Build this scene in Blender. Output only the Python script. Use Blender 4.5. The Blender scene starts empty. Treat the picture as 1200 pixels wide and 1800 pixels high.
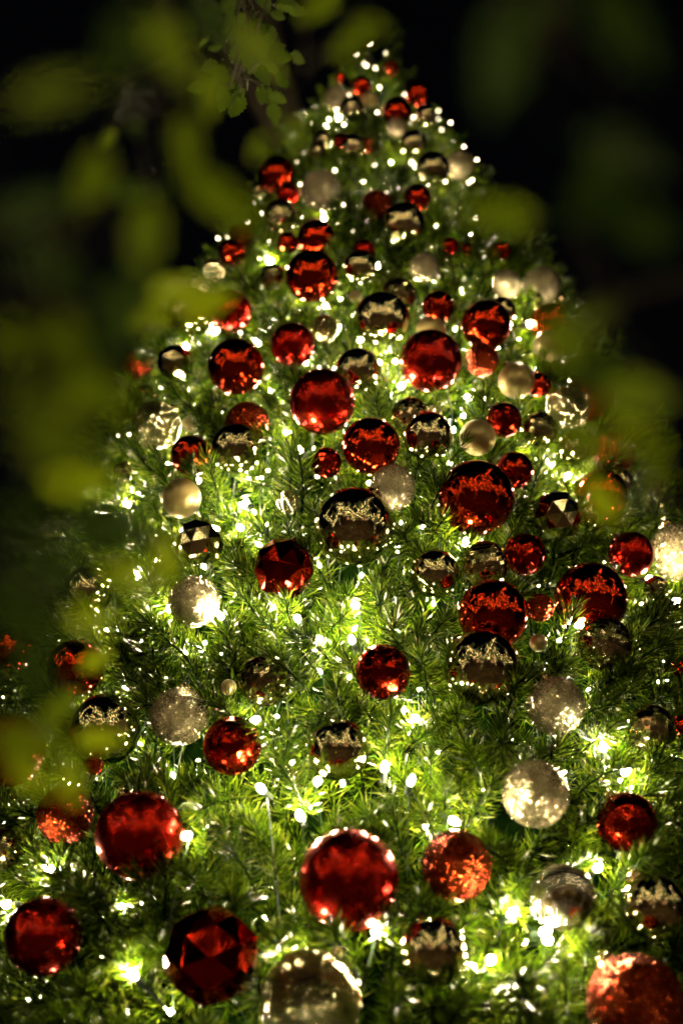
import bpy, bmesh, math, random
import numpy as np
from mathutils import Vector, Matrix, Quaternion

random.seed(11)
rng = np.random.default_rng(7)
S = bpy.context.scene
COL = S.collection

# ------------------------------------------------------------------ camera, sky, exposure
PITCH = math.radians(32.0)
CAM = Vector((0.0, 0.0, 1.6))
FPX = 2500.0                                  # focal length in units of the 1200 x 1800 photograph (50 mm, 36 mm tall)
cam_data = bpy.data.cameras.new('camera')
cam_data.sensor_fit = 'VERTICAL'
cam_data.sensor_height = 36.0
cam_data.lens = 50.0
cam_data.clip_start = 0.05
cam_data.clip_end = 500.0
cam_data.dof.use_dof = True
cam_data.dof.focus_distance = 2.5
cam_data.dof.aperture_fstop = 1.9
cam = bpy.data.objects.new('camera', cam_data)
cam.location = CAM
cam.rotation_euler = (math.radians(90) + PITCH, 0, 0)
COL.objects.link(cam)
S.camera = cam

world = bpy.data.worlds.new('World')
S.world = world
world.use_nodes = True
wn = world.node_tree
sky = wn.nodes.new('ShaderNodeTexSky')
sky.sky_type = 'NISHITA'
sky.sun_disc = False
sky.sun_elevation = math.radians(-3.0)
sky.sun_rotation = math.radians(150)
wn.nodes['Background'].inputs['Strength'].default_value = 0.012
wn.links.new(sky.outputs[0], wn.nodes['Background'].inputs['Color'])

S.view_settings.view_transform = 'Standard'
S.view_settings.look = 'None'
S.view_settings.exposure = 0.78
S.view_settings.gamma = 1.0
S.render.engine = 'CYCLES'
S.cycles.use_denoising = True
S.cycles.denoiser = 'OPENIMAGEDENOISE'
S.cycles.use_adaptive_sampling = True
S.cycles.adaptive_threshold = 0.03
S.cycles.adaptive_min_samples = 24
S.cycles.max_bounces = 6
S.cycles.diffuse_bounces = 2
S.cycles.glossy_bounces = 4
S.cycles.transmission_bounces = 4
S.cycles.sample_clamp_indirect = 6.0
S.cycles.caustics_reflective = False
S.cycles.caustics_refractive = False
S.cycles.use_light_tree = True
S.cycles.debug_use_spatial_splits = True

FWD = Vector((0, math.cos(PITCH), math.sin(PITCH)))
UP = Vector((0, -math.sin(PITCH), math.cos(PITCH)))
def view_dir(px, py):
    return Vector((1, 0, 0)) * ((px - 600) / FPX) + UP * ((900 - py) / FPX) + FWD
def at(px, py, depth):
    return CAM + view_dir(px, py) * depth

BULB_L = 660.0          # radiance of the bulbs on the tree
WRAP_L = 54.0           # radiance of the globe lights wound round the trees in the square

# ------------------------------------------------------------------ materials
def mat(name):
    m = bpy.data.materials.new(name)
    m.use_nodes = True
    nt = m.node_tree
    return m, nt, nt.nodes['Principled BSDF']
def simple(name, col, rough=0.5, metal=0.0, coat=0.0, coat_rough=0.03, spec=0.5):
    m, nt, p = mat(name)
    p.inputs['Base Color'].default_value = (*col, 1)
    p.inputs['Roughness'].default_value = rough
    p.inputs['Metallic'].default_value = metal
    p.inputs['Coat Weight'].default_value = coat
    p.inputs['Coat Roughness'].default_value = coat_rough
    p.inputs['Specular IOR Level'].default_value = spec
    return m
def obj_coord(nt):
    return nt.nodes.new('ShaderNodeTexCoord').outputs['Object']
def noise(nt, vec, scale, detail=3.0):
    n = nt.nodes.new('ShaderNodeTexNoise')
    n.inputs['Scale'].default_value = scale
    n.inputs['Detail'].default_value = detail
    if vec is not None: nt.links.new(vec, n.inputs['Vector'])
    return n
def ramp(nt, fac, stops):
    r = nt.nodes.new('ShaderNodeValToRGB')
    els = r.color_ramp.elements
    while len(els) < len(stops): els.new(0.5)
    for e, (p, c) in zip(els, stops):
        e.position = p; e.color = (*c, 1)
    nt.links.new(fac, r.inputs['Fac'])
    return r.outputs['Color']
def smudged(name, col, rough, metal=1.0, coat=0.0, rough_var=0.05, bump=0.0, base_var=0.25):
    """ball finish with faint dust and finger marks in the roughness"""
    m, nt, p = mat(name)
    v = obj_coord(nt)
    oi = nt.nodes.new('ShaderNodeObjectInfo')
    add = nt.nodes.new('ShaderNodeVectorMath'); add.operation = 'ADD'
    nt.links.new(v, add.inputs[0]); nt.links.new(oi.outputs['Location'], add.inputs[1])
    n = noise(nt, add.outputs[0], 2.6, 5.0)
    mr = nt.nodes.new('ShaderNodeMapRange')
    mr.inputs['From Min'].default_value = 0.35; mr.inputs['From Max'].default_value = 0.75
    mr.inputs['To Min'].default_value = rough; mr.inputs['To Max'].default_value = rough + rough_var
    nt.links.new(n.outputs['Fac'], mr.inputs['Value'])
    nt.links.new(mr.outputs['Result'], p.inputs['Roughness'])
    c0 = tuple(c * (1 - base_var) for c in col)
    nt.links.new(ramp(nt, oi.outputs['Random'], [(0.0, c0), (1.0, col)]), p.inputs['Base Color'])
    p.inputs['Metallic'].default_value = metal
    p.inputs['Coat Weight'].default_value = coat
    p.inputs['Coat Roughness'].default_value = 0.025
    if bump:
        n2 = noise(nt, add.outputs[0], 3.2, 1.0)
        b = nt.nodes.new('ShaderNodeBump'); b.inputs['Strength'].default_value = bump; b.inputs['Distance'].default_value = 0.05
        nt.links.new(n2.outputs['Fac'], b.inputs['Height'])
        nt.links.new(b.outputs['Normal'], p.inputs['Normal'])
    return m
def glitter(name, col, col2, scale, spread, rough, metal=0.9):
    m, nt, p = mat(name)
    v = obj_coord(nt)
    vo = nt.nodes.new('ShaderNodeTexVoronoi'); vo.inputs['Scale'].default_value = scale
    nt.links.new(v, vo.inputs['Vector'])
    geo = nt.nodes.new('ShaderNodeNewGeometry')
    sub = nt.nodes.new('ShaderNodeVectorMath'); sub.operation = 'SUBTRACT'
    sub.inputs[1].default_value = (0.5, 0.5, 0.5)
    nt.links.new(vo.outputs['Color'], sub.inputs[0])
    sc = nt.nodes.new('ShaderNodeVectorMath'); sc.operation = 'SCALE'
    sc.inputs['Scale'].default_value = spread
    nt.links.new(sub.outputs[0], sc.inputs[0])
    ad = nt.nodes.new('ShaderNodeVectorMath'); ad.operation = 'ADD'
    nt.links.new(sc.outputs[0], ad.inputs[0]); nt.links.new(geo.outputs['Normal'], ad.inputs[1])
    no = nt.nodes.new('ShaderNodeVectorMath'); no.operation = 'NORMALIZE'
    nt.links.new(ad.outputs[0], no.inputs[0])
    nt.links.new(no.outputs[0], p.inputs['Normal'])
    sep = nt.nodes.new('ShaderNodeSeparateColor')
    nt.links.new(vo.outputs['Color'], sep.inputs[0])
    nt.links.new(ramp(nt, sep.outputs[1], [(0.1, col2), (0.7, col)]), p.inputs['Base Color'])
    p.inputs['Metallic'].default_value = metal
    p.inputs['Roughness'].default_value = rough
    return m
def crackle(name, col):
    m, nt, p = mat(name)
    v = obj_coord(nt)
    vo = nt.nodes.new('ShaderNodeTexVoronoi'); vo.inputs['Scale'].default_value = 17.0
    nt.links.new(v, vo.inputs['Vector'])
    b = nt.nodes.new('ShaderNodeBump'); b.inputs['Strength'].default_value = 0.9; b.inputs['Distance'].default_value = 0.06
    nt.links.new(vo.outputs['Distance'], b.inputs['Height'])
    nt.links.new(b.outputs['Normal'], p.inputs['Normal'])
    p.inputs['Base Color'].default_value = (*col, 1)
    p.inputs['Metallic'].default_value = 0.95
    p.inputs['Roughness'].default_value = 0.07
    return m
def emitter(name, col, strength, sampling='FRONT'):
    m, nt, p = mat(name)
    p.inputs['Base Color'].default_value = (0.8, 0.78, 0.7, 1)
    p.inputs['Emission Color'].default_value = (*col, 1)
    p.inputs['Emission Strength'].default_value = strength
    m.cycles.emission_sampling = sampling
    return m
def needle_mat(name):
    m, nt, p = mat(name)
    at_ = nt.nodes.new('ShaderNodeAttribute'); at_.attribute_name = 'tint'
    col = ramp(nt, at_.outputs['Fac'], [(0.0, (0.005, 0.018, 0.001)), (0.45, (0.054, 0.112, 0.003)),
                                       (0.8, (0.135, 0.205, 0.006)), (1.0, (0.26, 0.30, 0.030))])
    nt.links.new(col, p.inputs['Base Color'])
    p.inputs['Roughness'].default_value = 0.20
    p.inputs['Specular IOR Level'].default_value = 0.32
    tr = nt.nodes.new('ShaderNodeBsdfTranslucent')
    nt.links.new(col, tr.inputs['Color'])
    mx = nt.nodes.new('ShaderNodeMixShader'); mx.inputs['Fac'].default_value = 0.20
    nt.links.new(p.outputs[0], mx.inputs[1]); nt.links.new(tr.outputs[0], mx.inputs[2])
    nt.links.new(mx.outputs[0], nt.nodes['Material Output'].inputs['Surface'])
    return m
def leaf_mat(name, dark, light, transl, tcol):
    m, nt, p = mat(name)
    oi = nt.nodes.new('ShaderNodeObjectInfo')
    v = obj_coord(nt)
    n = noise(nt, v, 3.5, 4.0)
    mixf = nt.nodes.new('ShaderNodeMath'); mixf.operation = 'MULTIPLY_ADD'
    mixf.inputs[1].default_value = 0.5
    nt.links.new(oi.outputs['Random'], mixf.inputs[0])
    sc = nt.nodes.new('ShaderNodeMath'); sc.operation = 'MULTIPLY'; sc.inputs[1].default_value = 0.5
    nt.links.new(n.outputs['Fac'], sc.inputs[0]); nt.links.new(sc.outputs[0], mixf.inputs[2])
    col = ramp(nt, mixf.outputs[0], [(0.1, dark), (0.9, light)])
    nt.links.new(col, p.inputs['Base Color'])
    p.inputs['Roughness'].default_value = 0.45
    tr = nt.nodes.new('ShaderNodeBsdfTranslucent')
    tr.inputs['Color'].default_value = (*tcol, 1)
    mx = nt.nodes.new('ShaderNodeMixShader'); mx.inputs['Fac'].default_value = transl
    nt.links.new(p.outputs[0], mx.inputs[1]); nt.links.new(tr.outputs[0], mx.inputs[2])
    nt.links.new(mx.outputs[0], nt.nodes['Material Output'].inputs['Surface'])
    return m
def mottled(name, c0, c1, scale, rough, bump=0.0, spec=0.4):
    m, nt, p = mat(name)
    p.inputs['Specular IOR Level'].default_value = spec
    n = noise(nt, obj_coord(nt), scale, 6.0)
    nt.links.new(ramp(nt, n.outputs['Fac'], [(0.3, c0), (0.7, c1)]), p.inputs['Base Color'])
    p.inputs['Roughness'].default_value = rough
    if bump:
        b = nt.nodes.new('ShaderNodeBump'); b.inputs['Strength'].default_value = bump
        nt.links.new(n.outputs['Fac'], b.inputs['Height']); nt.links.new(b.outputs['Normal'], p.inputs['Normal'])
    return m

RED = (0.78, 0.048, 0.012); GOLD = (0.86, 0.74, 0.44)
M = {
 'RM': smudged('red_mirror', RED, 0.045),
 'GM': smudged('gold_mirror', GOLD, 0.040),
 'RS': smudged('red_satin', (0.68, 0.018, 0.006), 0.20, metal=1.0, coat=0.22, rough_var=0.10),
 'GP': smudged('gold_pearl', (0.58, 0.45, 0.18), 0.34, metal=0.6, coat=0.35),
 'GG': glitter('gold_glitter', (0.88, 0.76, 0.48), (0.46, 0.37, 0.20), 52.0, 1.6, 0.17, 0.72),
 'RG': glitter('red_glitter', (0.55, 0.075, 0.012), (0.17, 0.012, 0.004), 48.0, 1.6, 0.22),
 'GC': crackle('gold_crackle', (0.80, 0.70, 0.42)),
 'gold_tile': smudged('gold_tile', GOLD, 0.05),
 'red_tile': smudged('red_tile', (0.70, 0.035, 0.010), 0.06),
 'silver_tile': smudged('silver_tile', (0.92, 0.88, 0.76), 0.2),
 'grout_gold': simple('grout_gold', (0.30, 0.24, 0.12), 0.25, 1.0),
 'grout_red': simple('grout_red', (0.30, 0.012, 0.004), 0.25, 1.0),
 'GF': smudged('gold_facet', (0.92, 0.78, 0.46), 0.06),
 'RF': smudged('red_facet', (0.62, 0.024, 0.010), 0.05),
 'cap': simple('cap_gold', (0.75, 0.58, 0.28), 0.22, 1.0),
 'bulb': emitter('warm_bulb', (1.0, 0.81, 0.48), BULB_L),
 'mini': emitter('warm_mini_bulb', (1.0, 0.81, 0.48), BULB_L * 1.05),
 'dim': emitter('dim_mini_bulb', (1.0, 0.80, 0.45), BULB_L * 0.045, 'NONE'),
 'wrap': emitter('golden_globe_light', (1.0, 0.78, 0.42), WRAP_L),
 'wire': simple('green_wire', (0.012, 0.03, 0.012), 0.45),
 'needle': needle_mat('pvc_needle'),
 'core': mottled('inner_shade_dark', (0.002, 0.007, 0.001), (0.005, 0.016, 0.002), 30.0, 0.9, spec=0.0),  # near-black colour stands for the shade between the needle tufts
 'bark': mottled('bark', (0.045, 0.034, 0.024), (0.12, 0.095, 0.07), 14.0, 0.85, 0.5),
 'pale_bark': mottled('pale_bark', (0.22, 0.19, 0.15), (0.45, 0.40, 0.33), 9.0, 0.8, 0.4),
 'amber': emitter('amber_globe_light', (1.0, 0.42, 0.08), 60.0),
 'twig': mottled('twig_bark', (0.05, 0.045, 0.02), (0.10, 0.085, 0.04), 60.0, 0.7),
 'leaf': leaf_mat('near_leaf', (0.035, 0.060, 0.006), (0.08, 0.105, 0.008), 0.5, (0.23, 0.33, 0.005)),
 'leafb': leaf_mat('lit_near_leaf', (0.07, 0.10, 0.008), (0.14, 0.17, 0.010), 0.55, (0.50, 0.66, 0.008)),  # brighter copy of the near leaf, stronger light put into its colour
 'leafd': leaf_mat('shaded_near_leaf', (0.012, 0.028, 0.005), (0.030, 0.055, 0.006), 0.4, (0.055, 0.115, 0.010)),  # darker copy of the near leaf, dim light put into its colour
 'leaf2': leaf_mat('toothed_leaf', (0.022, 0.060, 0.010), (0.055, 0.105, 0.014), 0.42, (0.17, 0.26, 0.015)),
 'ground': mottled('paving', (0.06, 0.042, 0.028), (0.26, 0.18, 0.115), 0.9, 0.7, 0.2),
 'wall': mottled('render_wall', (0.20, 0.13, 0.085), (0.30, 0.20, 0.13), 1.5, 0.85),
 'roof': mottled('roof_slate', (0.03, 0.03, 0.033), (0.06, 0.06, 0.065), 5.0, 0.7),
 'window_lit': emitter('lit_window', (1.0, 0.50, 0.20), 0.55),
 'frame': simple('dark_frame', (0.03, 0.022, 0.018), 0.4),
}

# ------------------------------------------------------------------ helpers
def link(name, data, parent=None, m=None):
    o = bpy.data.objects.new(name, data)
    COL.objects.link(o)
    if parent is not None: o.parent = parent
    if m is not None and data is not None and len(data.materials) == 0: data.materials.append(m)
    return o
def empty(name, loc, label, cat, group=None):
    o = bpy.data.objects.new(name, None)
    o.empty_display_size = 0.05
    COL.objects.link(o)
    o.location = loc
    o['label'] = label; o['category'] = cat
    if group: o['group'] = group
    return o
def mesh_from(name, verts, faces, smooth=False):
    me = bpy.data.meshes.new(name)
    me.from_pydata([tuple(v) for v in verts], [], faces)
    if smooth: me.polygons.foreach_set('use_smooth', [True] * len(me.polygons))
    me.update()
    return me
def tube(path, radii, sides=6, closed_end=True):
    """verts, faces of a tube through a list of points"""
    vs, fs = [], []
    path = [Vector(p) for p in path]
    ref = Vector((0.31, 0.87, 0.38)).normalized()
    for i, p in enumerate(path):
        d = (path[min(i + 1, len(path) - 1)] - path[max(i - 1, 0)]).normalized()
        a = d.cross(ref)
        if a.length < 1e-3: a = d.cross(Vector((1, 0, 0)))
        a.normalize(); b = d.cross(a)
        for k in range(sides):
            t = 2 * math.pi * k / sides
            vs.append(p + (a * math.cos(t) + b * math.sin(t)) * radii[i])
        if i:
            o = (i - 1) * sides
            for k in range(sides):
                k2 = (k + 1) % sides
                fs.append((o + k, o + k2, o + sides + k2, o + sides + k))
    if closed_end:
        fs.append(tuple(range(sides))[::-1]); o = (len(path) - 1) * sides
        fs.append(tuple(range(o, o + sides)))
    return vs, fs
def merge(parts):
    vs, fs = [], []
    for v, f in parts:
        o = len(vs); vs += list(v); fs += [tuple(i + o for i in q) for q in f]
    return vs, fs
def lathe(profile, sides):
    vs, fs = [], []
    for r, z in profile:
        for k in range(sides):
            t = 2 * math.pi * k / sides
            vs.append((r * math.cos(t), r * math.sin(t), z))
    for i in range(len(profile) - 1):
        o = i * sides
        for k in range(sides):
            k2 = (k + 1) % sides
            fs.append((o + k, o + k2, o + sides + k2, o + sides + k))
    fs.append(tuple(range(sides))[::-1]); o = (len(profile) - 1) * sides
    fs.append(tuple(range(o, o + sides)))
    return vs, fs
def box(x0, x1, y0, y1, z0, z1):
    v = [(x0,y0,z0),(x1,y0,z0),(x1,y1,z0),(x0,y1,z0),(x0,y0,z1),(x1,y0,z1),(x1,y1,z1),(x0,y1,z1)]
    f = [(3,2,1,0),(4,5,6,7),(0,1,5,4),(1,2,6,5),(2,3,7,6),(3,0,4,7)]
    return v, f

# ------------------------------------------------------------------ ground
gme = mesh_from('ground', [(-200,-200,0),(200,-200,0),(200,200,0),(-200,200,0)], [(0,1,2,3)])
g = link('ground', gme, None, M['ground']); g['kind'] = 'structure'; g['label'] = 'dark paved square under the tree'

# ------------------------------------------------------------------ the Christmas tree: profile
AX, AY, H = 0.085, 3.13, 5.35
def R(h):
    u = max(H - h, 0.0)
    return 0.285 * u + 0.195 * (1 - math.exp(-u / 0.60))
def normal_at(h, th):
    e = 0.01
    s = (R(h + e) - R(h - e)) / (2 * e)
    return Vector((math.cos(th), math.sin(th), -s)).normalized()
def surf(h, th, off=0.0):
    p = Vector((AX + R(h) * math.cos(th), AY + R(h) * math.sin(th), h))
    return p + normal_at(h, th) * off
def on_tree(px, py, off):
    """where the line of sight through a point of the photograph meets the tree (or passes closest to it)"""
    d = view_dir(px, py); best = None
    z = 1.0
    while z < 5.6:
        p = CAM + d * z
        f = math.hypot(p.x - AX, p.y - AY) - R(p.z) - off + max(0.0, p.z - H)
        if f < 0: return z
        if best is None or f < best[0]: best = (f, z)
        z += 0.006
    return best[1]

tree = empty('christmas_tree', (AX, AY, 0), 'tall conical Christmas tree of dense green needles hung with red and gold baubles', 'christmas tree')
tv, tf = tube([(0,0,0),(0,0,2.6),(0,0,5.28)], [0.09, 0.07, 0.02], 10)
link('trunk', mesh_from('trunk', tv, tf), tree, M['bark'])
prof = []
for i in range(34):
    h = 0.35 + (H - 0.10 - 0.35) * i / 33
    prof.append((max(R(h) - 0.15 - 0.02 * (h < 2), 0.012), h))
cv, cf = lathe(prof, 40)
link('dark_core', mesh_from('dark_core', cv, cf), tree, M['core'])  # added solid cone: blocks the view through and paints the shade inside

# ------------------------------------------------------------------ baubles (kind, x, y, radius in the photograph; label)
B = [
 # treetop
 ('RG', 687, 120, 14, 'tiny red bauble nearest the tip of the tree'),
 ('RM', 598, 136,  9, 'tiny red bauble on the tip\'s edge above the pale gold one'),
 ('RM', 635, 150, 18, 'small shiny red bauble just under the tree tip'),
 ('GG', 590, 172, 21, 'dull gold glitter bauble on the edge beside the tree tip'),
 ('GP', 650, 176, 14, 'small dark gold bauble between two red ones near the tip'),
 ('RM', 734, 165, 22, 'shiny red bauble on the outer edge just below the tree tip'),
 ('GM', 619, 190, 22, 'shiny gold bauble below the small red one near the tip'),
 ('RM', 697, 196, 25, 'largest shiny red bauble close under the tree tip'),
 ('GM', 748, 204, 20, 'shiny gold bauble on the edge below the topmost edge red one'),
 ('GG', 697, 224, 18, 'gold glitter bauble directly below the largest treetop red one'),
 ('GM', 566, 244, 15, 'small dark gold bauble on the edge high on the tree'),
 ('RM', 600, 248, 14, 'small red bauble tucked behind a shiny gold one near the top'),
 ('RM', 648, 254, 15, 'small red bauble peeking out beside a shiny gold one near the top'),
 ('GM', 621, 257, 22, 'shiny gold bauble flanked by two small red ones near the top'),
 ('GM', 726, 252, 24, 'dark shiny gold bauble high up near the edge, alone in green'),
 ('GD', 558, 266, 16, 'small gold mirror ball on the edge high on the tree'),
 ('GG', 808, 291, 27, 'gold glitter bauble sticking out past the edge high up'),
 ('GM', 760, 296, 30, 'shiny gold bauble next to the glitter one on the high edge'),
 ('GM', 456, 334, 15, 'small gold bauble at the edge beside a dark red one'),
 ('RM', 486, 307, 33, 'dark red bauble on the edge half behind a blurred leaf'),
 ('RS', 506, 342, 20, 'small satin red bauble beside the large dull gold glitter one'),
 ('GG', 564, 335, 36, 'large dull gold glitter bauble in the upper part of the tree'),
 ('GD', 494, 380, 30, 'gold mirror ball below the small satin red bauble'),
 ('RG', 662, 361, 27, 'orange-red glitter bauble touching a dark shiny gold one'),
 ('RM', 733, 348, 24, 'shiny red bauble above the dark shiny gold one'),
 ('GM', 709, 393, 38, 'dark shiny gold bauble full of light points in the upper tree'),
 # upper part
 ('RG', 424, 412, 22, 'red glitter bauble at the edge behind a blurred green leaf'),
 ('RM', 408, 443, 24, 'shiny red bauble at the edge over the gold crackle one'),
 ('GC', 376, 476, 22, 'small gold crackle bauble at the tree edge under red ones'),
 ('RM', 506, 427, 19, 'small shiny red bauble beside the dark red one, upper middle'),
 ('RM', 556, 420, 34, 'dark red mirror bauble right above the sparkling red one'),
 ('RS', 640, 441, 20, 'small bright red bauble above a dark gold mirror one'),
 ('GM', 633, 469, 30, 'dark gold mirror bauble below the small bright red one'),
 ('RM', 548, 485, 46, 'sparkling red mirror bauble full of light points, upper middle'),
 ('GF', 479, 488, 24, 'small faceted gold ornament beside the sparkling red bauble'),
 ('GG', 745, 471, 27, 'small gold glitter bauble alone in needles, upper middle'),
 ('RS', 791, 432, 15, 'bright red small bauble at the upper edge near a leaf'),
 ('RM', 821, 438, 11, 'tiny red bauble at the upper edge beside the bright red one'),
 ('RM', 882, 440, 17, 'tiny red mirror bauble poking over the sloping edge'),
 ('GG', 889, 500, 27, 'gold glitter bauble beside a larger one at the edge'),
 ('GG', 951, 503, 35, 'larger of two gold glitter baubles standing at the edge'),
 ('GM', 938, 527, 16, 'small gold mirror bauble under the edge glitter baubles'),
 ('GM', 985, 530, 14, 'tiny gold mirror bauble on the outermost edge'),
 ('GP', 625, 521, 11, 'tiny champagne bauble above the large dark gold mirror one'),
 ('GD', 700, 519, 31, 'gold mirror ball behind the large dark gold bauble'),
 ('GM', 671, 561, 49, 'large dark gold mirror bauble in the upper middle'),
 ('RM', 770, 540, 29, 'dark red mirror bauble above the big satin red one'),
 ('GM', 879, 548, 27, 'gold mirror bauble hidden behind a dark red one'),
 ('RM', 854, 571, 44, 'large dark red mirror bauble in front of a gold one'),
 ('GP', 757, 582, 26, 'gold pearl bauble peeking out over the big satin red one'),
 ('RM', 966, 568, 35, 'red mirror bauble at the edge over a gold pearl one'),
 ('GP', 966, 607, 28, 'gold pearl bauble at the edge below a red mirror one'),
 ('GG', 312, 522, 33, 'gold bauble veiled by a bright blurred leaf at the edge'),
 ('GP', 352, 503, 16, 'small pale gold bauble peeking between two veiled ones'),
 ('GM', 335, 550, 42, 'large gold bauble behind a yellow-green blurred leaf'),
 ('RS', 406, 547, 37, 'satin red bauble partly behind a blurred yellow leaf'),
 ('GC', 571, 579, 26, 'gold crackle bauble half sunk in needles, upper middle'),
 ('RS', 514, 606, 39, 'dark satin red bauble half covered by a needle tuft'),
 ('RM', 415, 645, 50, 'large dark red mirror bauble showing a row of lights'),
 ('RG', 240, 640, 27, 'orange-red glitter bauble sticking out at the tree edge'),
 ('GF', 309, 638, 33, 'faceted gold ornament beside the edge orange-red bauble'),
 ('GM', 629, 651, 40, 'gold mirror bauble behind the big satin red one in the middle'),
 ('RS', 567, 706, 58, 'big satin red bauble in the middle, front of a gold one'),
 ('RS', 756, 634, 55, 'big bright satin red bauble, higher of the two big ones'),
 ('RG', 847, 633, 30, 'red glitter bauble beside the big bright satin red one'),
 ('RM', 946, 676, 22, 'small red mirror bauble peeking from behind a gold pearl one'),
 ('GP', 907, 669, 32, 'gold pearl bauble in front of a small red one'),
 ('RM', 254, 694, 17, 'small dark red bauble above the large gold crackle one'),
 ('GC', 275, 748, 44, 'large gold crackle bauble at the edge behind leaf blur'),
 ('GP', 335, 745, 14, 'tiny pale gold ball beside the large gold crackle one'),
 ('RG', 435, 746, 40, 'orange-red glitter bauble behind a gold mirror one'),
 ('GM', 416, 788, 45, 'gold mirror bauble in front of the orange-red glitter one'),
 ('RM', 336, 800, 36, 'sparkling red mirror bauble beside a gold mirror one'),
 ('RM', 652, 784, 51, 'red mirror bauble with needles crossing its lower half'),
 ('RD', 573, 814, 27, 'small red mirror ball sunk in needles below the satin red one'),
 ('GD', 720, 730, 32, 'fine tiled gold mirror ball above a gold mirror bauble'),
 ('GP', 763, 725, 13, 'tiny gold bauble beside the fine tiled mirror ball'),
 ('GM', 752, 767, 44, 'gold mirror bauble below the fine tiled mirror ball'),
 ('GP', 839, 769, 32, 'gold pearl bauble crossed by dark needles'),
 ('RD', 885, 738, 31, 'red mirror ball of wide tiles showing its round end'),
 ('GD', 948, 755, 31, 'fine tiled gold mirror ball beside the red tiled one'),
 ('RG', 1036, 700, 43, 'large dark orange bauble veiled by green leaf blur'),
 ('GG', 1086, 698, 18, 'dim gold glitter bauble on the edge behind the orange one'),
 ('GC', 997, 717, 40, 'gold crackle bauble in front of the large dark orange one'),
 ('GM', 1008, 787, 28, 'gold mirror bauble behind green leaf blur near the edge'),
 ('RG', 1077, 797, 38, 'orange glitter bauble at the edge above a dark mirror one'),
 # middle
 ('GM', 1086, 848, 26, 'gold mirror bauble tucked behind a dark veiled red one'),
 ('RM', 1058, 870, 45, 'dark red mirror bauble veiled by a yellow-green leaf'),
 ('GB', 1163, 870, 29, 'gold mirror ball of wide tiles alone at the edge'),
 ('GM', 1033, 905, 22, 'small gold mirror bauble beside the faceted gold ornament'),
 ('GF', 978, 906, 43, 'large faceted gold ornament beside the biggest red mirror bauble'),
 ('RM', 904, 827, 33, 'red mirror bauble behind the biggest red mirror one'),
 ('RM', 837, 875, 67, 'biggest red mirror bauble, in the middle of the tree'),
 ('GB', 216, 830, 18, 'small gold mirror ball at the edge beside a blurred leaf'),
 ('GP', 319, 876, 35, 'gold pearl bauble crossed by a needle tuft'),
 ('GF', 352, 952, 42, 'faceted gold ornament above the bright gold glitter bauble'),
 ('GC', 507, 882, 21, 'small gold crackle bauble almost buried in needles'),
 ('GG', 690, 857, 41, 'gold glitter bauble behind the biggest gold mirror one'),
 ('GM', 622, 926, 70, 'biggest gold mirror bauble, at the very centre'),
 ('RF', 499, 999, 54, 'faceted red ornament below the biggest gold mirror bauble'),
 ('GG', 342, 1057, 46, 'gold glitter bauble with a bright bulb at its rim'),
 ('GM', 156, 1038, 44, 'gold mirror bauble in needles under a dark leaf blur'),
 ('GM', 764, 1008, 43, 'gold mirror bauble beside the fine tiled gold mirror ball'),
 ('RB', 922, 975, 37, 'red mirror ball of wide tiles behind a gold tiled one'),
 ('GD', 852, 994, 43, 'fine tiled gold mirror ball between red and gold baubles'),
 ('RM', 866, 1080, 62, 'large red mirror bauble resting above a gold mirror one'),
 ('RM', 1037, 1053, 65, 'large red mirror bauble behind a dark tiled mirror ball'),
 ('RG', 948, 1068, 25, 'red glitter bauble wedged between two large red mirror ones'),
 ('GD', 1062, 1132, 48, 'dark fine tiled mirror ball in front of a red bauble'),
 ('GP', 946, 1130, 16, 'tiny pale gold ornament between the large mirror baubles'),
 ('RS', 1108, 974, 40, 'satin red bauble beside the gold glitter one at the frame'),
 ('GG', 1192, 970, 52, 'large gold glitter bauble beside a satin red one, cut off'),
 ('GD', 1152, 1034, 22, 'small tiled mirror ball under the cut-off gold glitter bauble'),
 ('GM', 847, 1174, 68, 'large gold mirror bauble below a large red mirror one'),
 ('RB', 673, 1181, 48, 'orange-red mirror ball of wide tiles alone in needles'),
 ('GD', 466, 1196, 46, 'gold mirror ball with a tiny pale ornament beside it'),
 ('GP', 402, 1208, 14, 'tiny pale ornament beside the gold mirror ball'),
 ('RM', 1198, 1172, 20, 'small red bauble cut off by the frame edge'),
 # lower part
 ('RM', 22, 1140, 38, 'dark red bauble at the frame edge behind leaf blur'),
 ('RM', 133, 1174, 50, 'orange-red mirror bauble under a dark leaf blur'),
 ('GM', 185, 1282, 62, 'gold mirror bauble crossed by a yellow-green leaf blur'),
 ('GG', 316, 1259, 52, 'bright gold glitter bauble beside the red banded mirror ball'),
 ('RB', 408, 1311, 51, 'red banded mirror ball beside the bright gold glitter one'),
 ('RG', 18, 1320, 62, 'orange glitter bauble at the frame edge under a blurred leaf'),
 ('RG', 165, 1346, 17, 'tiny orange bauble under the leaf-crossed gold mirror one'),
 ('GM', 594, 1318, 54, 'gold mirror bauble alone in needles, lower middle'),
 ('GG', 976, 1241, 52, 'gold glitter bauble half covered by a dark needle tuft'),
 ('GB', 1143, 1280, 42, 'gold banded mirror ball near a small dark red bauble'),
 ('RM', 1196, 1277, 20, 'small dark red bauble beside the gold banded mirror ball'),
 ('GG', 941, 1395, 60, 'large dull gold glitter bauble, lower of the two close together'),
 ('RB', 1101, 1445, 52, 'red banded mirror ball near the frame, lower part'),
 ('RG', 115, 1433, 50, 'dark red glitter bauble beside the large satin red one'),
 ('RS', 246, 1468, 78, 'large satin red bauble beside a dark red glitter one'),
 ('GD', 4, 1492, 36, 'gold mirror ball mostly cut off by the frame edge'),
 ('RS', 613, 1546, 88, 'largest satin red bauble, alone near the bottom'),
 ('RG', 802, 1521, 62, 'orange-red glitter bauble beside the largest satin red one'),
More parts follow.
